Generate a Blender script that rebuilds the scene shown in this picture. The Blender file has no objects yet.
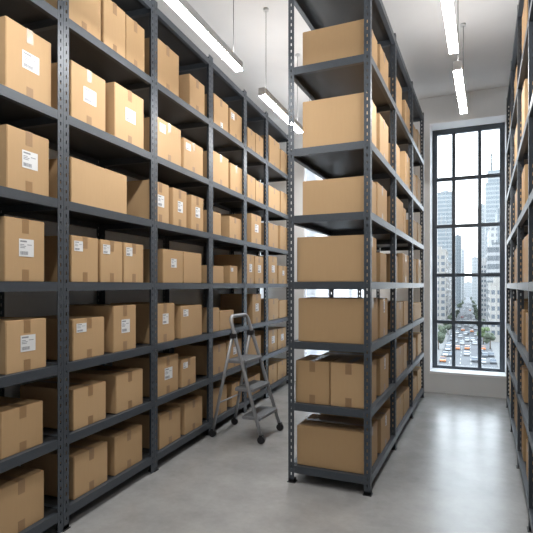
import bpy, bmesh, math, random
from mathutils import Vector, Matrix
rng = random.Random(7)
C = bpy.context.scene.collection
R = math.radians

# ------------------------------------------------------------------ materials
def mat(name):
    m = bpy.data.materials.new(name); m.use_nodes = True
    nt = m.node_tree; nt.nodes.clear()
    o = nt.nodes.new('ShaderNodeOutputMaterial')
    b = nt.nodes.new('ShaderNodeBsdfPrincipled')
    nt.links.new(b.outputs[0], o.inputs[0])
    return m, nt, b
def simple(name, col, rough=.5, metal=0., spec=.5):
    m, nt, b = mat(name)
    b.inputs['Base Color'].default_value = (*col, 1)
    b.inputs['Roughness'].default_value = rough
    b.inputs['Metallic'].default_value = metal
    b.inputs['Specular IOR Level'].default_value = spec
    return m
def emit(name, col, s):
    m, nt, b = mat(name)
    b.inputs['Base Color'].default_value = (*col, 1)
    b.inputs['Emission Color'].default_value = (*col, 1)
    b.inputs['Emission Strength'].default_value = s
    return m
def N(nt, t, **kw):
    n = nt.nodes.new(t)
    for k, v in kw.items(): setattr(n, k, v)
    return n
def math_n(nt, op, a, b=None):
    n = nt.nodes.new('ShaderNodeMath'); n.operation = op
    for i, v in enumerate((a, b)):
        if v is None: continue
        if isinstance(v, (int, float)): n.inputs[i].default_value = v
        else: nt.links.new(v, n.inputs[i])
    return n.outputs[0]
def mixc(nt, fac, c1, c2):
    n = nt.nodes.new('ShaderNodeMix'); n.data_type = 'RGBA'
    if isinstance(fac, (int, float)): n.inputs[0].default_value = fac
    else: nt.links.new(fac, n.inputs[0])
    for i, c in ((6, c1), (7, c2)):
        if isinstance(c, tuple): n.inputs[i].default_value = (*c, 1)
        else: nt.links.new(c, n.inputs[i])
    return n.outputs[2]

def steel_mat(name, col, rough=.42):
    m, nt, b = mat(name)
    tc = N(nt, 'ShaderNodeTexCoord'); no = N(nt, 'ShaderNodeTexNoise')
    no.inputs['Scale'].default_value = 60
    nt.links.new(tc.outputs['Object'], no.inputs['Vector'])
    d = tuple(c*.86 for c in col); l = tuple(c*1.12 for c in col)
    nt.links.new(mixc(nt, no.outputs[0], d, l), b.inputs['Base Color'])
    b.inputs['Roughness'].default_value = rough
    b.inputs['Metallic'].default_value = .2
    return m
STEEL = steel_mat('powder_coated_steel', (.064, .076, .092), .42)
DECK = steel_mat('shelf_deck_steel', (.040, .042, .045), .45)

def card_mat():
    m, nt, b = mat('corrugated_cardboard')
    oi = N(nt, 'ShaderNodeObjectInfo'); tc = N(nt, 'ShaderNodeTexCoord')
    mp = N(nt, 'ShaderNodeMapping'); mp.inputs['Scale'].default_value = (1, 1, .12)
    nt.links.new(tc.outputs['Object'], mp.inputs['Vector'])
    no = N(nt, 'ShaderNodeTexNoise'); no.inputs['Scale'].default_value = 55; no.inputs['Detail'].default_value = 4
    nt.links.new(mp.outputs[0], no.inputs['Vector'])
    base = mixc(nt, oi.outputs['Random'], (.515, .340, .180), (.59, .396, .218))
    dark = mixc(nt, .12, base, (.30, .19, .095))
    nt.links.new(mixc(nt, no.outputs[0], dark, base), b.inputs['Base Color'])
    b.inputs['Roughness'].default_value = .72
    b.inputs['Specular IOR Level'].default_value = .25
    bp = N(nt, 'ShaderNodeBump'); bp.inputs['Strength'].default_value = .08; bp.inputs['Distance'].default_value = .004
    nt.links.new(no.outputs[0], bp.inputs['Height']); nt.links.new(bp.outputs[0], b.inputs['Normal'])
    return m
CARD = card_mat()
SEAM = simple('carton_seam', (.16, .09, .04), .8)
TAPE = simple('brown_packing_tape', (.345, .21, .105), .3)
PAPER = simple('label_paper', (.78, .79, .80), .5)
INK = simple('label_ink', (.27, .28, .31), .6)

def floor_mat():
    m, nt, b = mat('polished_concrete')
    tc = N(nt, 'ShaderNodeTexCoord')
    def noise(scale, detail, rough):
        n = N(nt, 'ShaderNodeTexNoise')
        n.inputs['Scale'].default_value = scale; n.inputs['Detail'].default_value = detail; n.inputs['Roughness'].default_value = rough
        nt.links.new(tc.outputs['Object'], n.inputs['Vector']); return n.outputs[0]
    big, mid, fine = noise(1.0, 6, .6), noise(3.5, 6, .65), noise(22, 5, .6)
    c1 = mixc(nt, big, (.03, .03, .03), (.66, .66, .655))
    c2 = mixc(nt, mid, (.02, .02, .02), (.63, .63, .625))
    c3 = mixc(nt, fine, (.25, .248, .245), (.45, .45, .45))
    c = mixc(nt, .3, mixc(nt, .5, c1, c2), c3)
    nt.links.new(c, b.inputs['Base Color'])
    b.inputs['Roughness'].default_value = .27
    b.inputs['Specular IOR Level'].default_value = .8
    return m
def plaster(name, col):
    m, nt, b = mat(name)
    tc = N(nt, 'ShaderNodeTexCoord'); no = N(nt, 'ShaderNodeTexNoise')
    no.inputs['Scale'].default_value = 2.5; no.inputs['Detail'].default_value = 6
    nt.links.new(tc.outputs['Object'], no.inputs['Vector'])
    nt.links.new(mixc(nt, no.outputs[0], tuple(c*.95 for c in col), tuple(min(1, c*1.05) for c in col)), b.inputs['Base Color'])
    b.inputs['Roughness'].default_value = .85
    return m
FLOOR = floor_mat()
WALL = plaster('grey_plaster_wall', (.78, .80, .815))
CEIL = plaster('ceiling_paint', (.78, .78, .785))
WHITE = simple('white_reveal_paint', (.90, .91, .93), .55)
FRAME = simple('dark_window_frame', (.06, .075, .095), .4)
BLINDM, _nt, _b = mat('white_blind_fabric')
_b.inputs['Base Color'].default_value = (.85, .86, .88, 1); _b.inputs['Roughness'].default_value = .9
_tr = N(_nt, 'ShaderNodeBsdfTranslucent'); _tr.inputs[0].default_value = (.85, .87, .9, 1)
_mx = N(_nt, 'ShaderNodeMixShader'); _mx.inputs[0].default_value = .75
_nt.links.new(_b.outputs[0], _mx.inputs[1]); _nt.links.new(_tr.outputs[0], _mx.inputs[2])
_tp = N(_nt, 'ShaderNodeBsdfTransparent'); _m2 = N(_nt, 'ShaderNodeMixShader'); _m2.inputs[0].default_value = .45
_nt.links.new(_mx.outputs[0], _m2.inputs[1]); _nt.links.new(_tp.outputs[0], _m2.inputs[2])
_nt.links.new(_m2.outputs[0], [n for n in _nt.nodes if n.type == 'OUTPUT_MATERIAL'][0].inputs[0])
GLASS = bpy.data.materials.new('window_glass'); GLASS.use_nodes = True
_nt = GLASS.node_tree; _nt.nodes.clear()
_o = N(_nt, 'ShaderNodeOutputMaterial'); _m = N(_nt, 'ShaderNodeMixShader'); _t = N(_nt, 'ShaderNodeBsdfTransparent'); _g = N(_nt, 'ShaderNodeBsdfGlossy')
_t.inputs[0].default_value = (.96, .98, .985, 1); _g.inputs['Roughness'].default_value = .02; _m.inputs[0].default_value = .05
_nt.links.new(_t.outputs[0], _m.inputs[1]); _nt.links.new(_g.outputs[0], _m.inputs[2]); _nt.links.new(_m.outputs[0], _o.inputs[0])
LED = emit('led_diffuser', (1., .985, .96), 34)
LEDUP_FILL = emit('added_led_uplight', (1., .995, .985), 12)  # added upward glow on the pendants to lift the dark ceiling
ALU = simple('fixture_aluminium', (.62, .63, .64), .4, .3)
CABLE = simple('steel_cable', (.20, .20, .20), .4, .6)
LADDER = simple('grey_ladder_tube', (.40, .41, .43), .35, .45)
TREAD = simple('ladder_tread_rubber', (.17, .178, .19), .55)
TREADF = simple('ladder_tread_plate', (.30, .31, .33), .42, .4)
RUBBER = simple('black_rubber', (.018, .018, .02), .5)

# ------------------------------------------------------------------ mesh helpers
def bx(bm, x0, x1, y0, y1, z0, z1, mi=0):
    v = [bm.verts.new(p) for p in ((x0,y0,z0),(x1,y0,z0),(x1,y1,z0),(x0,y1,z0),(x0,y0,z1),(x1,y0,z1),(x1,y1,z1),(x0,y1,z1))]
    for f in ((0,3,2,1),(4,5,6,7),(0,1,5,4),(1,2,6,5),(2,3,7,6),(3,0,4,7)):
        bm.faces.new([v[i] for i in f]).material_index = mi
def tube(bm, pts, rad, seg=12, mi=0, cap=True):
    pts = [Vector(p) for p in pts]; rings = []
    prev = None
    for i, p in enumerate(pts):
        d = (pts[min(i+1, len(pts)-1)] - pts[max(i-1, 0)]).normalized()
        if prev is None:
            a = d.orthogonal().normalized()
        else:
            a = (prev - d*prev.dot(d)).normalized()
        prev = a; b = d.cross(a)
        rings.append([bm.verts.new(p + rad*(math.cos(t)*a + math.sin(t)*b)) for t in (2*math.pi*k/seg for k in range(seg))])
    for r0, r1 in zip(rings, rings[1:]):
        for k in range(seg):
            f = bm.faces.new((r0[k], r0[(k+1) % seg], r1[(k+1) % seg], r1[k])); f.smooth = True; f.material_index = mi
    if cap:
        bm.faces.new(list(reversed(rings[0]))).material_index = mi; bm.faces.new(rings[-1]).material_index = mi
def obj(name, bm, mats, parent=None, bevel=0):
    if bevel:
        bmesh.ops.bevel(bm, geom=list(bm.edges), offset=bevel, segments=1, affect='EDGES')
    bmesh.ops.recalc_face_normals(bm, faces=list(bm.faces))
    me = bpy.data.meshes.new(name); bm.to_mesh(me); bm.free()
    for m in (mats if isinstance(mats, (list, tuple)) else [mats]): me.materials.append(m)
    return link(name, me, parent)
def link(name, me, parent=None):
    o = bpy.data.objects.new(name, me); C.objects.link(o)
    if parent: o.parent = parent
    return o
def box_obj(name, dims, m, parent=None, bevel=0):
    bm = bmesh.new(); bx(bm, *dims); return obj(name, bm, m, parent, bevel)
def empty(name, loc, rz=0):
    o = bpy.data.objects.new(name, None); C.objects.link(o)
    o.location = loc; o.rotation_euler = (0, 0, rz); o.empty_display_size = .2
    return o
def tag(o, label, cat, group=None):
    n = len(label.split()); assert 4 <= n <= 16, (n, label)
    o['label'] = label; o['category'] = cat
    if group: o['group'] = group
    return o
def struct(o):
    o['kind'] = 'structure'; return o

# ------------------------------------------------------------------ room shell
# room axes: X across the aisles, Y along them towards the window wall, camera above the origin
CEIL_Z = 4.40; WY = 7.69; TILT = R(4.5)
struct(box_obj('floor', (-4.2, 1.2, -3.2, WY+.45, -.12, 0), FLOOR))
struct(box_obj('ceiling', (-4.2, 1.2, -3.2, WY+.45, CEIL_Z, CEIL_Z+.15), CEIL))
WIN = [(-.756, .285), (-2.745, -1.70)]
WZ0, WZ1 = .30, 4.015
bm = bmesh.new()
xs = [-4.2, WIN[1][0], WIN[1][1], WIN[0][0], WIN[0][1], 1.2]
for i in (0, 2, 4): bx(bm, xs[i], xs[i+1], WY, WY+.45, 0, CEIL_Z)
for i in (1, 3):
    bx(bm, xs[i], xs[i+1], WY, WY+.45, 0, WZ0); bx(bm, xs[i], xs[i+1], WY, WY+.45, WZ1, CEIL_Z)
struct(obj('wall_window', bm, WALL))
struct(box_obj('wall_right', (.90, 1.05, -3.05, WY, 0, CEIL_Z), WALL))
struct(box_obj('wall_rear', (-4.0, 1.05, -3.2, -3.05, 0, CEIL_Z), WALL))
wl = struct(box_obj('wall_left', (-.15, 0, -3.4, 7.85, 0, CEIL_Z), WALL))
def left_frame(n, s, z=0):          # n across (from the camera axis), s along the tilted left-hand run
    return Vector((n*math.cos(TILT) - s*math.sin(TILT), n*math.sin(TILT) + s*math.cos(TILT), z))
LN = -2.305
wl.location = left_frame(LN-.60, 0); wl.rotation_euler = (0, 0, TILT)

def window(idx, x0, x1, blind):
    y0 = WY+.345; y1 = y0+.07; t = .012
    # measured glazing lines: wider jamb bars, three columns, five rows
    k = (x1-x0)/1.041
    gx0, gx1 = x0+.082*k, x1-.082*k
    gz0, gz1 = WZ0+.055, WZ1-.085
    bm = bmesh.new()
    bx(bm, x0+t, gx0, y0, y1, WZ0+t, WZ1-t); bx(bm, gx1, x1-t, y0, y1, WZ0+t, WZ1-t)
    bx(bm, gx0, gx1, y0, y1, WZ0+t, gz0); bx(bm, gx0, gx1, y0, y1, gz1, WZ1-t)
    for q in (.308, .660):
        x = x0+(x1-x0)*q; bx(bm, x-.025, x+.025, y0+.008, y1-.008, gz0, gz1)
    for z in (1.03, 1.752, 2.505, 3.235): bx(bm, gx0, gx1, y0+.005, y1-.005, z-.026, z+.026)
    w = struct(obj('window_%d' % idx, bm, FRAME))
    box_obj('glass', (gx0, gx1, y0+.033, y0+.037, gz0, gz1), GLASS, w)
    bm = bmesh.new(); D = .45
    bx(bm, x0, x0+t, WY-.004, WY+D, WZ0, WZ1); bx(bm, x1-t, x1, WY-.004, WY+D, WZ0, WZ1)
    bx(bm, x0+t, x1-t, WY-.004, WY+D, WZ1-t, WZ1); bx(bm, x0-.004, x1+.004, WY-.012, WY+D, WZ0-.022, WZ0+t)
    struct(obj('trim_%d' % idx, bm, WHITE))
    if blind:
        bm = bmesh.new()
        bx(bm, x0+.02, x1-.02, WY+.03, WY+.08, WZ1-.075, WZ1-.015)
        bx(bm, x0+.025, x1-.025, WY+.052, WY+.055, WZ0+.06, WZ1-.07)
        bx(bm, x0+.02, x1-.02, WY+.045, WY+.062, WZ0+.035, WZ0+.06)
        tag(obj('roller_blind', bm, BLINDM), 'white roller blind pulled down over the window behind the middle rack', 'blind')
window(1, *WIN[0], False)
window(2, *WIN[1], True)

# ------------------------------------------------------------------ racks
POST_H = 4.045; PW = .05; PT = .003
def post_mesh(mir, double=False):
    """slotted steel angle: one flange across the run, one along it, with punched holes"""
    verts, faces = [], []
    cols = [0, .021, .030, PW]; zs = [0.]
    z = .06
    holes = []
    while z < POST_H-.05:
        zs += [z, z+.024]; holes.append(len(zs)-2); z += .0535
    zs.append(POST_H)
    def flange(fn):
        base = len(verts); nc = len(cols)
        for d in (0, PT):
            for zz in zs:
                for c in cols: verts.append(fn(c, d, zz))
        L = len(zs)*nc
        g = lambda d, i, j: base + d*L + i*nc + j
        for i in range(len(zs)-1):
            for j in range(nc-1):
                if j == 1 and i in holes:
                    for (a, b) in (((i,j),(i,j+1)),((i,j+1),(i+1,j+1)),((i+1,j+1),(i+1,j)),((i+1,j),(i,j))):
                        faces.append((g(0,*a), g(0,*b), g(1,*b), g(1,*a)))
                else:
                    faces.append((g(0,i,j), g(0,i,j+1), g(0,i+1,j+1), g(0,i+1,j)))
                    faces.append((g(1,i,j), g(1,i+1,j), g(1,i+1,j+1), g(1,i,j+1)))
            for j in (0, nc-1):
                faces.append((g(0,i,j), g(0,i+1,j), g(1,i+1,j), g(1,i,j)))
        for i in (0, len(zs)-1):
            for j in range(nc-1):
                faces.append((g(0,i,j), g(1,i,j), g(1,i,j+1), g(0,i,j+1)))
    sx = -1 if mir else 1
    flange(lambda c, d, z: (-sx*c, d, z))
    flange(lambda c, d, z: (-sx*d, c if c > 0 else PT, z))
    if double: flange(lambda c, d, z: (-sx*d, -c if c > 0 else -.002, z))
    me = bpy.data.meshes.new('post'); me.from_pydata(verts, [], faces)
    bm = bmesh.new(); bm.from_mesh(me); bmesh.ops.recalc_face_normals(bm, faces=list(bm.faces)); bm.to_mesh(me); bm.free()
    me.materials.append(STEEL); return me
POSTS = (post_mesh(False), post_mesh(True), post_mesh(False, True), post_mesh(True, True))
bm = bmesh.new(); bx(bm, -.058, .008, -.008, .058, 0, .006); bx(bm, -.05, 0, 0, .05, .006, .03)
FOOT = bpy.data.meshes.new('foot'); bm.to_mesh(FOOT); bm.free(); FOOT.materials.append(RUBBER)

def c_beam(name, ax, a0, a1, p0, p1, ztop, parent, face):
    """pressed channel with a stepped lower lip; ax is the run direction"""
    bm = bmesh.new(); h = .056
    def put(q0, q1, z0, z1):
        if ax == 'y': bx(bm, min(q0,q1), max(q0,q1), a0, a1, z0, z1)
        else: bx(bm, a0, a1, min(q0,q1), max(q0,q1), z0, z1)
    put(p0, p1, ztop-.004, ztop)
    put(p0, p0+face*.003, ztop-h, ztop-.004)
    put(p0, p1, ztop-h-.003, ztop-h)
    return obj(name, bm, STEEL, parent)

def rack(label, loc, rz, D, posts, levels, mir, double=0):
    r = empty('shelving_rack', loc, rz)
    tag(r, label, 'shelving', 'grey steel shelving racks')
    s = -1 if mir else 1               # rack depth runs to -x (or +x when mirrored)
    for y in posts:
        for back in (0, 1):
            m = (1 if back else 0) ^ (1 if mir else 0)
            p = link('post', POSTS[m+2*double], r); p.location = (-s*D*back, y, 0)
            f = link('foot', FOOT, p); f.location = (.05*m, 0, 0)
    for i, (y0, y1) in enumerate(zip(posts, posts[1:])):
        last = i == len(posts)-2
        for z in levels:
            xa, xb = sorted((-s*.004, -s*(D-.004)))
            sh = box_obj('shelf', (xa, xb, y0+.004, y1-.001 if not last else y1+PW-.004, z-.009, z-.0045), DECK, r)
            ya, yb = y0+PW+.001, y1-.001-PW*double
            c_beam('front_beam', 'y', ya, yb, -s*.0005, -s*.036, z, sh, -s)
            c_beam('back_beam', 'y', ya, yb, -s*(D-.0005), -s*(D-.036), z, sh, s)
            xa, xb = sorted((-s*(PW+.001), -s*(D-PW-.001)))
            c_beam('side_beam', 'x', xa, xb, y0+.0005, y0+.036, z, sh, 1)
            if last: c_beam('side_beam', 'x', xa, xb, y1+PW-.0005, y1+PW-.036, z, sh, -1)
    return r

LEV_L = dict(A=3.36, B=2.72, C=2.153, D=1.62, E=1.085, F=.61, G=.14)
LEV_I = {1: 3.36, 2: 2.70, 3: 2.16, 4: 1.625, 5: 1.143, 6: .645, 7: .14}
LEV_R = {1: 3.37, 2: 2.75, 3: 2.175, 4: 1.62, 5: 1.10, 6: .65, 7: .15}
TOP = 4.0
PL = [1.50, 2.56, 3.635, 4.735, 5.715, 6.535, 7.62]
PI_ = [3.71, 4.85, 6.08, 7.25]
PR = [2.50, 3.60, 4.80, 5.97, 7.12]
rack('long grey steel shelving rack along the wall behind the step ladder', left_frame(LN, 0), TILT, .56, PL, list(LEV_L.values())+[TOP], False, 1)
IX, ID = -.79, .668
rack('free-standing grey steel rack between the two aisles, end towards the camera', (IX, 0, 0), 0, ID, PI_, list(LEV_I.values())+[TOP], False)
RX = .262
rack('grey steel rack seen edge-on to the right of the window', (RX, 0, 0), 0, .60, PR, list(LEV_R.values())+[TOP], True)

# ------------------------------------------------------------------ cartons
def local_strip(bm, x0, x1, z0, z1, y, t=.0008):
    bx(bm, x0, x1, y-t, y, z0, z1)
def carton(loc, rz, W, Dp, H, style):
    """local frame: front face at y=0 looking to -y, width along x from 0, depth along +y"""
    bm = bmesh.new(); bx(bm, 0, W, 0, Dp, 0, H)
    bmesh.ops.bevel(bm, geom=list(bm.edges), offset=.004, segments=2, affect='EDGES')
    along = 't' not in style and W > .42
    # closed flaps: thin dark seam on top, running the same way as the tape
    if along: bx(bm, .01, W-.01, Dp/2-.0015, Dp/2+.0015, H-.0006, H+.0003, 1)
    else: bx(bm, W/2-.0015, W/2+.0015, .01, Dp-.01, H-.0006, H+.0003, 1)
    o = obj('cardboard_box', bm, [CARD, SEAM]); o.location = loc; o.rotation_euler = (0, 0, rz)
    tw = min(.05, W*.17)
    bm = bmesh.new()
    if along:
        bx(bm, 0, W, Dp/2-tw/2, Dp/2+tw/2, H, H+.001)
        bx(bm, -.001, 0, Dp/2-tw/2, Dp/2+tw/2, H*.78, H+.001)
        bx(bm, W, W+.001, Dp/2-tw/2, Dp/2+tw/2, H*.78, H+.001)
        obj('packing_tape', bm, TAPE, o)
    else:
        bx(bm, W/2-tw/2, W/2+tw/2, 0, Dp, H, H+.001)
        if 't' in style: bx(bm, W/2-tw/2, W/2+tw/2, -.001, 0, H-.26*min(H, .33), H+.001)
        obj('packing_tape', bm, TAPE, o)
        if 't' in style:
            box_obj('packing_tape', (W/2-tw/2, W/2+tw/2, -.001, 0, .002, .22*min(H, .33)), TAPE, o)
    spec = None
    if 'L' in style: w = min(.135, W*.37); spec = (W*.52-w/2, H*.54, w, min(.105, H*.32))
    elif 'l' in style: w = min(.10, W*.31); spec = (W*.10, H*.78, w, min(.08, H*.22))
    elif 's' in style: w = min(.10, W*.30); spec = (W*.52-w/2, H*.60, w, min(.095, H*.27))
    elif 'b' in style: w = .06; spec = (W*.52-w/2, H*.16, w, .06)
    elif 'v' in style: w = .05; spec = (W*.52-w/2, H*.78, w, min(.10, H*.3))
    if spec:
        lx, lz, w, h = spec; z0 = lz-h/2
        if z0+h > H-.005: z0 = H-.005-h
        lb = box_obj('shipping_label', (lx, lx+w, -.0018, -.0011, z0, z0+h), PAPER, o)
        bm = bmesh.new(); y = -.0018
        def ink(a, b, c, d): local_strip(bm, lx+w*a, lx+w*b, z0+h*c, z0+h*d, y, .0003)
        ink(.08, .52, .82, .91); ink(.08, .34, .66, .70); ink(.08, .46, .57, .61); ink(.55, .86, .66, .70); ink(.08, .40, .48, .52)
        x = .08
        while x < .60:
            b = rng.choice((.012, .02, .03)); ink(x, x+b, .10, .30); x += b+rng.choice((.01, .016))
        obj('label_print', bm, INK, lb)
    return o

ORD = ['lowest', 'second', 'third', 'fourth', 'fifth', 'sixth', 'seventh']
def lev_words(k): return 'lowest shelf' if k == 0 else ORD[k]+' shelf up'
def look(W, H, style):
    a = 'tall ' if H > W*1.12 else ('long ' if W > H*1.6 else ('wide ' if W > H*1.22 else 'squarish '))
    b = {'L': 'white-labelled box', 'l': 'box with corner label', 's': 'box with small label', 'b': 'box with low label', 'v': 'box with slim label'}
    for k, v in b.items():
        if k in style: return a+v
    return a+('taped box' if 't' in style else 'plain box')
def pos_words(i, n):
    if n == 1: return 'alone'
    if n == 2: return ('nearer', 'farther')[i]+' of two'
    return ('nearest', 'middle', 'farthest')[i]+' of three'
BAY = ['first', 'second', 'third', 'fourth', 'fifth', 'sixth']

LB = [
    (0,'B',2.142,2.493,0.423,'tL'),
    (0,'C',2.150,2.473,0.371,'tL'),
    (0,'D',2.134,2.435,0.374,'tL'),
    (0,'E',2.144,2.450,0.307,'tL'),
    (0,'F',2.109,2.423,0.268,'t'),
    (0,'G',2.078,2.432,0.301,'t'),
    (1,'A',2.621,2.978,0.371,'t'),
    (1,'A',3.006,3.275,0.391,'t'),
    (1,'A',3.281,3.541,0.387,'t'),
    (1,'B',2.668,3.031,0.398,'tL'),
    (1,'B',3.138,3.528,0.434,'tL'),
    (1,'C',2.668,3.294,0.311,''),
    (1,'D',2.670,2.946,0.317,'tl'),
    (1,'D',2.973,3.237,0.315,'tl'),
    (1,'D',3.255,3.522,0.315,'tl'),
    (1,'E',2.687,3.016,0.281,'tl'),
    (1,'E',3.122,3.416,0.355,'tL'),
    (1,'F',2.691,3.035,0.277,'t'),
    (1,'F',3.156,3.514,0.294,'t'),
    (1,'G',2.697,3.053,0.293,'t'),
    (1,'G',3.138,3.506,0.297,'t'),
    (2,'A',3.715,4.115,0.416,'t'),
    (2,'A',4.326,4.655,0.339,'t'),
    (2,'B',3.731,4.153,0.362,'tl'),
    (2,'B',4.206,4.616,0.311,'tl'),
    (2,'C',3.644,3.933,0.357,'tL'),
    (2,'C',4.004,4.265,0.356,'tL'),
    (2,'C',4.357,4.627,0.350,'tL'),
    (2,'D',3.829,4.192,0.306,'s'),
    (2,'D',4.206,4.584,0.305,''),
    (2,'E',3.699,4.033,0.349,'ts'),
    (2,'E',4.153,4.593,0.311,'l'),
    (2,'F',3.731,4.102,0.340,'tL'),
    (2,'F',4.169,4.453,0.267,'tl'),
    (2,'G',3.768,4.146,0.296,'t'),
    (2,'G',4.227,4.600,0.304,'t'),
    (3,'A',4.876,5.266,0.350,'tb'),
    (3,'A',5.310,5.688,0.336,'tl'),
    (3,'B',4.855,5.275,0.355,'t'),
    (3,'B',5.324,5.704,0.332,'t'),
    (3,'C',4.757,5.063,0.256,''),
    (3,'C',5.301,5.649,0.263,'t'),
    (3,'D',4.757,5.134,0.193,''),
    (3,'D',5.316,5.540,0.209,'l'),
    (3,'E',4.781,5.020,0.261,''),
    (3,'E',5.034,5.426,0.216,''),
    (3,'F',4.830,5.201,0.322,'t'),
    (3,'F',5.229,5.675,0.328,'ts'),
    (3,'G',4.830,5.229,0.312,'t'),
    (3,'G',5.375,5.681,0.271,'t'),
    (4,'A',5.878,6.157,0.285,'t'),
    (4,'A',6.172,6.473,0.293,'t'),
    (4,'B',5.874,6.161,0.312,'t'),
    (4,'B',6.176,6.473,0.298,'t'),
    (4,'C',6.013,6.388,0.394,'tL'),
    (4,'D',5.857,6.108,0.375,'tL'),
    (4,'D',6.146,6.473,0.370,'tL'),
    (4,'E',6.056,6.379,0.393,'tL'),
    (4,'F',5.891,6.379,0.303,'t'),
    (4,'G',5.891,6.347,0.247,'t'),
    (5,'A',6.726,7.225,0.425,'t'),
    (5,'A',7.266,7.716,0.364,'t'),
    (5,'B',6.708,7.225,0.332,'t'),
    (5,'B',7.286,7.693,0.351,'t'),
    (5,'C',6.708,7.136,0.354,'t'),
    (5,'C',7.245,7.671,0.372,'t'),
    (5,'D',6.708,7.087,0.406,'tL'),
    (5,'D',7.175,7.615,0.282,'ts'),
    (5,'E',6.708,7.156,0.308,'t'),
    (5,'E',7.200,7.660,0.273,''),
    (5,'F',6.708,7.087,0.329,'tL'),
    (5,'F',7.136,7.549,0.315,'tL'),
    (5,'G',6.708,7.077,0.278,'t'),
    (5,'G',7.126,7.582,0.269,'t'),
]
rows = {}
for b in LB: rows.setdefault((b[0], b[1]), []).append(b)
for (bay, lv), lst in rows.items():
    lst.sort(key=lambda q: q[2])
    k = 'GFEDCBA'.index(lv)
    for i, (_, _, s0, s1, h, st) in enumerate(lst):
        setb = .035
        dep = .47 if h > .24 else .34
        s1 = min(s1, s0+.52)if st else s1
        z = LEV_L[lv]
        # front faces +x of the rack frame, so the carton is turned a quarter
        o = carton(left_frame(LN-setb, s0, z), TILT+R(90), s1-s0, dep, h, st)
        tag(o, '%s, %s, %s, %s bay back, ladder-side rack' % (look(s1-s0, h, st), pos_words(i, len(lst)), lev_words(k), BAY[bay]), 'box', 'cardboard boxes on the ladder-side rack')

IB = [
    (1,1,3.871,4.204,0.294,'t'),
    (1,1,4.270,4.668,0.314,'t'),
    (1,2,3.871,4.107,0.351,''),
    (1,2,4.253,4.668,0.373,'t'),
    (1,3,3.871,4.107,0.279,''),
    (1,3,4.149,4.595,0.305,'t'),
    (1,4,3.871,4.107,0.358,''),
    (1,4,4.279,4.565,0.255,''),
    (1,5,3.871,4.166,0.330,''),
    (1,5,4.270,4.626,0.336,'t'),
    (1,6,3.871,4.107,0.332,''),
    (1,6,4.279,4.678,0.318,'t'),
    (1,7,3.871,4.149,0.311,'t'),
    (1,7,4.311,4.748,0.293,'t'),
    (2,1,5.096,5.459,0.364,''),
    (2,1,5.701,6.171,0.337,'t'),
    (2,2,5.065,5.322,0.343,''),
    (2,2,5.701,6.153,0.415,'t'),
    (2,3,5.065,5.552,0.343,''),
    (2,3,5.574,5.771,0.298,''),
    (2,4,5.065,5.190,0.265,''),
    (2,4,5.509,5.990,0.323,'t'),
    (2,5,5.127,5.531,0.275,'t'),
    (2,5,5.604,5.915,0.272,''),
    (2,6,5.127,5.531,0.294,'t'),
    (2,6,5.574,5.834,0.292,''),
    (2,7,5.127,5.531,0.269,'t'),
    (2,7,5.604,6.040,0.250,''),
    (3,1,6.410,6.750,0.272,''),
    (3,1,6.814,7.127,0.325,''),
    (3,2,6.391,6.698,0.311,''),
    (3,2,6.793,7.162,0.363,''),
    (3,3,6.391,6.750,0.266,''),
    (3,3,6.836,7.257,0.282,''),
    (3,4,6.391,6.698,0.309,''),
    (3,4,6.836,7.318,0.326,'t'),
    (3,5,6.448,7.233,0.216,''),
    (3,6,6.391,6.647,0.271,''),
    (3,6,6.836,7.294,0.284,''),
    (3,7,6.391,6.729,0.262,''),
    (3,7,6.836,7.294,0.305,''),
]
rows = {}
for b in IB: rows.setdefault((b[0], b[1]), []).append(b)
for (bay, lv), lst in rows.items():
    lst.sort(key=lambda q: q[2])
    for i, (_, _, s0, s1, h, st) in enumerate(lst):
        if bay == 1 and i == 0: continue           # those are the end boxes below
        a, b = PI_[bay-1]+.055, PI_[bay]-.01
        sh = -.03 if bay == 1 else -.01
        if bay == 1 and lv >= 5 and i == 1: st = 'tv'
        s0, s1 = max(a, s0+sh), min(b, s1+sh)
        o = carton((IX-.03, s0, LEV_I[lv]), R(90), s1-s0, .55, h, st)
        tag(o, '%s, %s, %s, %s bay back, middle rack' % (look(s1-s0, h, st), pos_words(i, len(lst)), lev_words(7-lv), BAY[bay-1]), 'box', 'cardboard boxes on the middle rack')
# the boxes that lie across the near end of the middle rack
for lv, x0, x1, h, d in ((1, -1.35, -.825, .29, .40), (2, -1.35, -.825, .384, .36), (3, -1.35, -.825, .281, .36), (4, -1.398, -.825, .363, .36),
                      (5, -1.386, -.825, .35, .42), (7, -1.398, -.825, .319, .40)):
    o = carton((x0, PI_[0]+.04, LEV_I[lv]), 0, x1-x0, d, h, '')
    tag(o, 'long plain box filling the near end of the middle rack, %s' % lev_words(7-lv), 'box', 'cardboard boxes on the middle rack')
for (x0, x1, side) in ((-1.409, -1.124, 'ladder side'), (-1.116, -.825, 'window-aisle side')):
    o = carton((x0, PI_[0]+.04, LEV_I[6]), 0, x1-x0, .36, .342, 't')
    tag(o, 'squarish taped box, %s of the pair at the middle rack end, second shelf up' % side, 'box', 'cardboard boxes on the middle rack')

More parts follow.
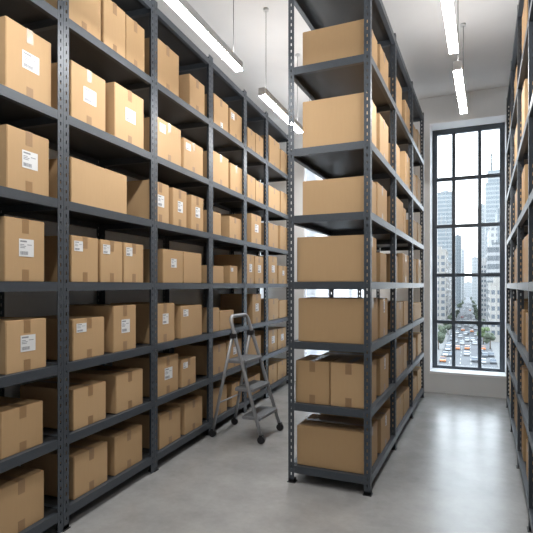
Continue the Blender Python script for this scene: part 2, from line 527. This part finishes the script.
RB = [
    (1, 1, 4.20, 4.74, .52, ''), (1, 2, 4.42, 4.76, .50, ''), (1, 3, 4.40, 4.76, .385, ''), (1, 4, 4.06, 4.68, .36, ''),
    (1, 5, 4.55, 4.77, .29, ''), (1, 5, 4.06, 4.33, .285, ''), (1, 6, 4.46, 4.76, .26, ''), (1, 7, 4.54, 4.77, .32, ''), (1, 7, 4.02, 4.26, .27, ''),
    (2, 1, 5.45, 5.93, .42, ''), (2, 2, 5.40, 5.90, .45, ''), (2, 3, 5.40, 5.80, .38, ''), (2, 4, 5.40, 5.93, .35, ''),
    (2, 5, 5.46, 5.94, .33, ''), (2, 6, 5.38, 5.80, .29, ''), (2, 7, 5.42, 5.92, .34, ''),
    (3, 1, 6.60, 7.05, .38, ''), (3, 2, 6.62, 7.04, .36, ''), (3, 3, 6.62, 7.08, .42, ''), (3, 4, 6.58, 7.06, .33, ''), (3, 5, 6.56, 7.02, .33, ''),
    (3, 6, 6.60, 7.05, .27, ''), (3, 7, 6.62, 7.08, .33, ''),
]
rows = {}
for b in RB: rows.setdefault((b[0], b[1]), []).append(b)
for (bay, lv), lst in rows.items():
    lst.sort(key=lambda q: q[2])
    for i, (_, _, s0, s1, h, st) in enumerate(lst):
        o = carton((RX+.03, s1, LEV_R[lv]), R(-90), s1-s0, .48, h, 't')
        tag(o, '%s, %s, %s, %s bay back, right-hand rack' % (look(s1-s0, h, 't'), pos_words(i, len(lst)), lev_words(7-lv), BAY[bay-1]), 'box', 'cardboard boxes on the right-hand rack')

# ------------------------------------------------------------------ pendant lights
def pendant(p0, p1, label, group):
    p0, p1 = Vector(p0), Vector(p1); d = p1-p0; Ln = d.length
    e = empty('pendant_light', p0, math.atan2(-d.x, d.y)); tag(e, label, 'light', group)
    w = .035
    bm = bmesh.new(); bx(bm, -w, w, 0, Ln, .012, .075); bx(bm, -w, w, 0, .004, -.002, .012); bx(bm, -w, w, Ln-.004, Ln, -.002, .012)
    obj('housing', bm, ALU, e)
    box_obj('added_uplight_strip', (-w+.006, w-.006, .02, Ln-.02, .0745, .078), LEDUP_FILL, e)  # glowing strip added on top to brighten the ceiling
    box_obj('diffuser', (-w+.002, w-.002, .004, Ln-.004, -.0015, .010), LED, e)
    for y in (.12, Ln-.12):
        bm = bmesh.new(); tube(bm, [(0, y, .075), (0, y, CEIL_Z-p0.z-.02)], .0035, 6)
        cb = obj('cable', bm, CABLE, e)
        bm = bmesh.new(); tube(bm, [(0, y, CEIL_Z-p0.z-.025), (0, y, CEIL_Z-p0.z)], .028, 14)
        obj('canopy', bm, ALU, cb)
LZ = 3.48
G = 'linear pendant lights'
pendant(left_frame(-1.62, 6.16, LZ), left_frame(-1.61, 7.40, LZ), 'added linear pendant light behind the middle rack, far end of ladder aisle', G)  # added lamp, mostly hidden by the middle rack, brightens the far bays
pendant(left_frame(-1.665, 4.557, LZ), left_frame(-1.628, 5.85, LZ), 'far linear pendant light above the ladder aisle', G)
pendant(left_frame(-1.683, 2.68, LZ), left_frame(-1.665, 3.98, LZ), 'nearer linear pendant light close to the top of the ladder-side rack', G)
pendant((-.228, 2.95, LZ), (-.228, 4.25, LZ), 'nearer linear pendant light above the window aisle', G)
pendant((-.219, 4.585, LZ), (-.209, 5.78, LZ), 'linear pendant light closest to the window', G)
pendant(left_frame(-1.683, .87, LZ), left_frame(-1.683, 2.17, LZ), 'added out-of-view linear pendant light of the ladder aisle nearest the camera', G)  # added lamp out of view, keeps the near bays lit

# ------------------------------------------------------------------ step ladder
lad = empty('step_ladder', (-2.056, 4.488, 0))
tag(lad, 'grey folding step ladder with three treads standing in the left aisle', 'ladder')
FW = .495; WR = .038
def front_pt(h, side):      # on the front stile centre line at height h; side 0 near, 1 far
    t = (h-.05)/(1.23-.05)
    y = .045*t if side == 0 else FW-.045*t
    return Vector((-.37*t, y, h))
bm = bmesh.new()
pts = [front_pt(.06, 0), front_pt(.6, 0), front_pt(1.14, 0)]
a, b = front_pt(1.20, 0), front_pt(1.20, 1)
up = (front_pt(1.2, 0)-front_pt(1.1, 0)).normalized()
for k in range(1, 8):
    th = math.pi/2*k/8; pts.append(a + Vector((0, .075*(1-math.cos(th)), 0)) + up*.075*math.sin(th))
for k in range(0, 8):
    th = math.pi/2*(1-k/8); pts.append(b - Vector((0, .075*(1-math.cos(th)), 0)) + up*.075*math.sin(th))
pts += [front_pt(1.14, 1), front_pt(.6, 1), front_pt(.06, 1)]
tube(bm, pts, .019, 12)
obj('front_frame', bm, LADDER, lad)
for side in (0, 1):
    y0 = .05 if side == 0 else FW-.05
    top = front_pt(1.07, side)+Vector((-.03, .0, 0)); bot = Vector((-.562, -.005 if side == 0 else FW+.005, .055))
    bm = bmesh.new(); tube(bm, [top, bot], .017, 10)
    obj('rear_leg', bm, LADDER, lad)
    bm = bmesh.new(); p = front_pt(1.07, side)
    bx(bm, p.x-.055, p.x+.022, p.y-.021, p.y+.021, p.z-.028, p.z+.026)
    obj('hinge', bm, RUBBER, lad, .006)
for k, h in enumerate((.255, .535, .82)):
    t = (h-.05)/1.18; xf = -.37*t
    ya, yb = front_pt(h, 0).y+.012, front_pt(h, 1).y-.012
    bm = bmesh.new(); bx(bm, xf-.165, xf+.045, ya, yb, h-.036, h)
    st = obj('step', bm, TREADF, lad, .006)
    bm = bmesh.new(); bx(bm, xf-.158, xf+.038, ya+.008, yb-.008, h, h+.003)
    for q in range(9): bx(bm, xf-.15+q*.021, xf-.142+q*.021, ya+.014, yb-.014, h+.003, h+.005)
    obj('tread_mat', bm, TREAD, st)
bm = bmesh.new()
for h in (.36,):
    t = (1.07-h)/(1.07-.055)
    x = -.35+(-.562+.35)*t
    tube(bm, [(x, .012, h), (x, FW-.012, h)], .009, 8)
obj('rear_brace', bm, LADDER, lad)
for (x, y) in ((0, 0), (0, FW), (-.562, 0), (-.562, FW)):
    bm = bmesh.new()
    tube(bm, [(x, y-.015, WR), (x, y+.015, WR)], WR, 20)
    w = obj('wheel', bm, RUBBER, lad, 0)
    bm = bmesh.new(); tube(bm, [(x, y-.02, WR), (x, y+.02, WR)], .009, 10)
    obj('axle', bm, LADDER, w)
    bm = bmesh.new(); bx(bm, x-.016, x+.016, y-.022, y-.0165, WR-.012, .088); bx(bm, x-.016, x+.016, y+.0165, y+.022, WR-.012, .088); bx(bm, x-.016, x+.016, y-.0165, y+.0165, .08, .088)
    obj('fork', bm, RUBBER, w)

# ------------------------------------------------------------------ the city outside
GZ = 1.6-25.; DIRA = R(1.62)
def cp(X, Z, z=0): return Vector((X*math.cos(DIRA)-Z*math.sin(DIRA), X*math.sin(DIRA)+Z*math.cos(DIRA), GZ+z))
def facade(name, wall, glass, pw, ph, fw, fh, rough=.3):
    m, nt, b = mat(name)
    tc = N(nt, 'ShaderNodeTexCoord'); sp = N(nt, 'ShaderNodeSeparateXYZ'); nt.links.new(tc.outputs['Object'], sp.inputs[0])
    u = math_n(nt, 'ADD', sp.outputs[0], sp.outputs[1])
    a = math_n(nt, 'LESS_THAN', math_n(nt, 'FRACT', math_n(nt, 'DIVIDE', math_n(nt, 'ADD', u, 500), pw)), fw)
    c = math_n(nt, 'LESS_THAN', math_n(nt, 'FRACT', math_n(nt, 'DIVIDE', math_n(nt, 'ADD', sp.outputs[2], .01), ph)), fh)
    f = math_n(nt, 'MULTIPLY', a, c)
    nt.links.new(mixc(nt, f, wall, glass), b.inputs['Base Color'])
    b.inputs['Roughness'].default_value = .6
    return m
ASPH = simple('asphalt', (.085, .088, .095), .9)
PAVE = simple('pavement', (.13, .13, .13), .9)
tag(box_obj('street', (-8.8, 8.4, 20, 1500, -.4, 0), ASPH), 'grey avenue far below running away from the window', 'street')
st = bpy.data.objects['street']; st.location = (0, 0, GZ); st.rotation_euler = (0, 0, DIRA); st['kind'] = 'structure'
bm = bmesh.new(); bx(bm, -120, -8.8, 20, 1500, -.4, .15); bx(bm, 8.4, 120, 20, 1500, -.4, .15)
gd = obj('pavement', bm, PAVE); gd.location = (0, 0, GZ); gd.rotation_euler = (0, 0, DIRA); gd['kind'] = 'structure'
LINE = simple('road_paint', (0.375, 0.375, 0.370), .8)
bm = bmesh.new()
for X in (-5.6, -2.4, .8, 4.0):
    for k in range(40): bx(bm, X-.09, X+.09, 140+k*9, 144+k*9, 0, .02)
ml = obj('lane_marking', bm, LINE); ml.location = (0, 0, GZ); ml.rotation_euler = (0, 0, DIRA); ml['kind'] = 'structure'

def building(X0, X1, Z, dep, h, m, label, top=None, roofm=None, windows=None, name='office_building'):
    e = empty(name, cp((X0+X1)/2, Z), DIRA); tag(e, label, 'building', 'buildings along the avenue')
    w = X1-X0
    bm = bmesh.new(); bx(bm, -w/2, w/2, 0, dep, 0, h)
    obj('wall', bm, m, e)
    bm = bmesh.new(); bx(bm, -w/2-.2, w/2+.2, -.2, dep+.2, h, h+.7); bx(bm, -w*.25, w*.2, dep*.2, dep*.5, h+.7, h+3)
    obj('roof', bm, roofm or m, e)
    if windows:
        nx, nz, ny, gm, side = windows
        for fz in range(nz):
            z0 = 3.2+(h-4.2)*fz/nz; wh = (h-4.2)/nz*.52
            for fx in range(nx):
                x0 = -w/2+w*(fx+.2)/nx; ww = w/nx*.6
                box_obj('window', (x0, x0+ww, -.06, .02, z0, z0+wh), gm, e)
            for fy in range(ny):
                y0 = dep*(fy+.22)/ny; wy = dep/ny*.5
                xs_ = (w/2-.02, w/2+.06) if side > 0 else (-w/2-.06, -w/2+.02)
                box_obj('window', (xs_[0], xs_[1], y0, y0+wy, z0, z0+wh), gm, e)
    return e
CREAM = simple('cream_render', (0.235, 0.225, 0.21), .8)
WHITEB = simple('white_render', (0.26, 0.255, 0.25), .8)
WGL = simple('dark_window_glass', (0.065, 0.080, 0.100), .25)
GL1 = facade('blue_curtain_wall', (0.200, 0.215, 0.225), (0.130, 0.150, 0.165), 3.0, 3.6, 1.1, .62)
GL2 = facade('pale_curtain_wall', (0.250, 0.262, 0.27), (0.185, 0.20, 0.212), 3.2, 4.0, .72, .6)
GL3 = facade('grey_office_bands', (0.22, 0.225, 0.23), (0.075, 0.085, 0.095), 40, 4.1, .99, .62)
GL4 = facade('white_office_grid', (0.26, 0.262, 0.265), (0.11, 0.12, 0.13), 2.3, 3.4, .55, .5)
GL5 = facade('slate_tower_glass', (0.165, 0.185, 0.20), (0.12, 0.14, 0.155), 2.2, 3.6, .7, .8)
building(-21.5, -11.9, 300, 34, 44.8, CREAM, 'tallest cream building on the left of the avenue, dark windows', windows=(3, 11, 5, WGL, 1), name='apartment_building')
building(-21.3, -11.6, 345, 44, 39.5, WHITEB, 'off-white building just beyond the tallest cream one', windows=(2, 10, 5, WGL, 1), name='apartment_building')
building(-20.8, -11.2, 400, 44, 34.0, CREAM, 'lowest cream building in front of the left glass tower', windows=(2, 8, 4, WGL, 1), name='apartment_building')
building(-26.5, -12.1, 460, 40, 106.6, GL1, 'broad blue glass tower at the left side of window', name='glass_tower')
building(-14.1, -7.1, 560, 50, 76.8, GL5, 'slim slate-blue tower left of the bright street gap', name='glass_tower')
building(-10.2, -4.7, 700, 50, 71.2, GL2, 'narrow pale tower closest to the bright gap on its left', name='glass_tower')
building(4.2, 11.0, 650, 50, 58.1, GL2, 'low pale tower right of the bright street gap', name='glass_tower')
building(8.9, 16.3, 520, 40, 102.5, GL2, 'pale striped tower left of the spired skyscraper', name='glass_tower')
sk = building(13.1, 25.2, 430, 30, 106.1, GL1, 'tallest skyscraper with stepped crown and thin spire', name='skyscraper')
box_obj('crown', (-4.5, 4.6, 4, 24, 106.1, 117.5), GL1, sk)
bm = bmesh.new(); x = -1.6
for (r_, z0, z1) in ((.9, 117.5, 124), (.6, 124, 131), (.4, 131, 139.5)): tube(bm, [(x, 10, z0), (x, 10, z1)], r_, 8)
for z in (121, 124, 127, 131): tube(bm, [(x, 10, z), (x, 10, z+.6)], 1.3, 8)
obj('spire', bm, simple('spire_steel', (.10, .115, .125), .5), sk)
building(16.5, 21.5, 330, 30, 71.1, GL5, 'narrow slate tower at the right window edge', name='glass_tower')
building(10.3, 14.4, 290, 24, 55.1, GL4, 'white gridded block rising behind the grey banded office')
building(8.8, 17.0, 265, 22, 43.2, GL3, 'grey office building with white horizontal bands')
building(8.9, 16.0, 236, 26, 25.4, CREAM, 'low cream building at the right of the avenue, big windows', windows=(3, 6, 3, WGL, -1), name='apartment_building')
building(8.4, 13.6, 380, 40, 41.5, WHITEB, 'white building with window rows right of the street trees', windows=(3, 11, 5, WGL, -1), name='apartment_building')
building(-9., 9., 1150, 40, 30, GL2, 'distant pale building closing the end of the avenue')

LEAF = [simple('street_leaves', (.052, .066, .044), .9), simple('bright_leaves', (.075, .105, .045), .9)]
BARK = simple('tree_bark', (0.080, 0.060, 0.045), .9)
def tree(X, Z, h, label, mi=0):
    e = empty('street_tree', cp(X, Z), rng.random()*6); tag(e, label, 'tree', 'street trees along the avenue')
    bm = bmesh.new(); tube(bm, [(0, 0, 0), (.1, 0, h*.5)], .22, 8); obj('trunk', bm, BARK, e)
    bm = bmesh.new()
    for k in range(9):
        c = Vector((rng.uniform(-1, 1)*h*.2, rng.uniform(-1, 1)*h*.2, h*rng.uniform(.42, .86))); r_ = h*rng.uniform(.11, .18)
        res = bmesh.ops.create_icosphere(bm, subdivisions=2, radius=r_, matrix=Matrix.Translation(c))
        for v in res['verts']: v.co += Vector((rng.uniform(-1, 1), rng.uniform(-1, 1), rng.uniform(-1, 1)))*r_*.18
    obj('crown', bm, LEAF[mi], e)
TL = [(-10.6, 200), (-10.2, 232), (-9.4, 262), (-8.6, 300), (-8.6, 350), (-8.2, 400), (-7.9, 520), (-7.2, 631), (-6.3, 800)]
TR = [(7.9, 210), (5.9, 226), (6.0, 294), (5.8, 345), (5.6, 402), (5.6, 500), (5.2, 640), (4.8, 828)]
NTH = ['nearest', 'second', 'third', 'fourth', 'fifth', 'sixth', 'seventh', 'eighth', 'ninth']
for i, (x, z) in enumerate(TL): tree(x, z, 7.6, 'leafy street tree left of the avenue, %s from the window' % NTH[i])
for i, (x, z) in enumerate(TR): tree(x, z, 7.0 if i != 1 else 7.8, '%s street tree right of the avenue, %s from the window' % ('bright green' if i == 1 else 'leafy', NTH[i]), 1 if i == 1 else 0)

PAINT = dict(w=simple('white_car_paint', (.34, .34, .34), .3), o=simple('orange_car_paint', (0.400, 0.150, 0.060), .3), r=simple('red_car_paint', (0.310, 0.050, 0.040), .3), g=simple('grey_car_paint', (0.110, 0.120, 0.135), .3))
def car_mesh(k):
    bm = bmesh.new()
    prof = [(-2.2, .35), (-2.25, .75), (-2.1, .98), (-1.6, 1.02), (-1.15, 1.46), (.55, 1.50), (1.15, 1.0), (2.05, .85), (2.2, .6), (2.15, .35)]
    for s in (-1,):
        va = [bm.verts.new((-.88, y, z)) for y, z in prof]; vb = [bm.verts.new((.88, y, z)) for y, z in prof]
    n = len(prof)
    for i in range(n):
        f = bm.faces.new((va[i], va[(i+1) % n], vb[(i+1) % n], vb[i]))
        if i in (3, 5): f.material_index = 1
    bm.faces.new(va); bm.faces.new(list(reversed(vb)))
    for x in (-.885, .865): bx(bm, x, x+.02, -1.0, .6, 1.05, 1.36, 1)
    for x in (-.9, .7):
        for y in (-1.4, 1.35): tube(bm, [(x, y, .33), (x+.2, y, .33)], .33, 12, 2)
    bmesh.ops.recalc_face_normals(bm, faces=list(bm.faces))
    me = bpy.data.meshes.new('car'); bm.to_mesh(me); bm.free()
    for m in (PAINT[k], WGL, RUBBER): me.materials.append(m)
    return me
CARM = {k: car_mesh(k) for k in PAINT}
CARS = [(-3.6,250,'w'),(-2.7,288,'o'),(1.8,282,'o'),(-.5,236,'w'),(1.9,237,'w'),(2.5,223,'w'),(-.4,206,'o'),(-3.9,204,'o'),(-.5,188,'w'),(1.9,174,'g'),(-7.4,214,'w'),
        (-7.2,200,'w'),(-7.4,184,'w'),(-7.6,170,'o'),(5.3,207,'o'),(5.4,187,'g'),(7.4,189,'g'),(4.3,171,'w'),(-4.2,331,'w'),(-1.5,379,'w'),(2.3,358,'r'),(4.4,402,'w'),
        (-4.4,402,'r'),(-1.3,323,'w'),(1.4,313,'w'),(-3.5,473,'w'),(1.5,510,'o'),(3.9,473,'w'),(-1.3,576,'w'),(-1.3,265,'w'),(-5.3,228,'w'),(-5.4,270,'w'),(-5.4,184,'g'),(7.3,172,'g'),(4.5,241,'g'),(-2.4,222,'w'),(-.6,270,'g'),(3.6,262,'w'),(3.8,300,'w'),(-4.9,310,'w'),(-1.4,350,'w'),(1.2,340,'w'),(3.4,385,'w'),(-3.2,430,'w'),(1.0,440,'w'),(-3.8,520,'w'),(3.2,560,'w'),(-1.2,660,'w'),(2.0,700,'w'),(-6.6,236,'g'),(-6.9,252,'w'),(4.2,195,'g')]
CN = dict(w='white', o='orange', r='red', g='grey'); cnt = {}
NUM = ['nearest', 'second-nearest', 'third-nearest', 'fourth-nearest', 'fifth-nearest', 'sixth-nearest', 'seventh-nearest', 'eighth-nearest', 'ninth-nearest', 'tenth-nearest'] + \
      [a+'-nearest' for a in 'eleventh twelfth thirteenth fourteenth fifteenth sixteenth seventeenth eighteenth nineteenth twentieth twenty-first twenty-second twenty-third twenty-fourth twenty-fifth twenty-sixth twenty-seventh twenty-eighth twenty-ninth thirtieth thirty-first thirty-second thirty-third thirty-fourth thirty-fifth'.split()]
for X, Z, k in sorted(CARS, key=lambda q: q[1]):
    i = cnt.get(k, 0); cnt[k] = i+1
    o = link('car', CARM[k]); o.location = cp(X, Z); o.rotation_euler = (0, 0, DIRA+(math.pi if X < -4.6 else 0))
    tag(o, '%s car on the avenue below, %s of the %s ones' % (CN[k], NUM[i], CN[k]), 'car', 'cars on the avenue')

# ------------------------------------------------------------------ sky
w = bpy.data.worlds.new('overcast_sky'); bpy.context.scene.world = w; w.use_nodes = True
nt = w.node_tree; nt.nodes.clear()
out = N(nt, 'ShaderNodeOutputWorld'); bg = N(nt, 'ShaderNodeBackground'); tc = N(nt, 'ShaderNodeTexCoord'); sp = N(nt, 'ShaderNodeSeparateXYZ')
ra = N(nt, 'ShaderNodeValToRGB')
ra.color_ramp.elements[0].position = 0; ra.color_ramp.elements[0].color = (.93, .965, 1, 1)
ra.color_ramp.elements[1].position = .5; ra.color_ramp.elements[1].color = (.80, .90, 1, 1)
nt.links.new(tc.outputs['Generated'], sp.inputs[0]); nt.links.new(sp.outputs[2], ra.inputs[0])
nt.links.new(ra.outputs[0], bg.inputs[0]); bg.inputs[1].default_value = 2.2
nt.links.new(bg.outputs[0], out.inputs[0])

# ------------------------------------------------------------------ camera
cam = bpy.data.cameras.new('camera'); co = bpy.data.objects.new('camera', cam); C.objects.link(co)
cam.sensor_width = 36; cam.lens = 490/533*36; cam.shift_y = 18.5/533; cam.clip_start = .05; cam.clip_end = 3000
co.location = (0, 0, 1.6); co.rotation_euler = (R(90), 0, R(24))
sc = bpy.context.scene; sc.camera = co
sc.view_settings.view_transform = 'Standard'; sc.view_settings.look = 'None'
sc.view_settings.exposure = 1.45; sc.view_settings.gamma = 1; sc.view_settings.use_curve_mapping = False
sc.cycles.max_bounces = 10; sc.cycles.diffuse_bounces = 5; sc.cycles.glossy_bounces = 4; sc.cycles.transparent_max_bounces = 8
sc.cycles.use_denoising = True; sc.cycles.sample_clamp_indirect = 8
# cleaner light sampling: lamps emit outward only; the sky is found by bounced rays
for m in (LED, LEDUP_FILL): m.cycles.emission_sampling = 'FRONT'
w.cycles.sampling_method = 'NONE'
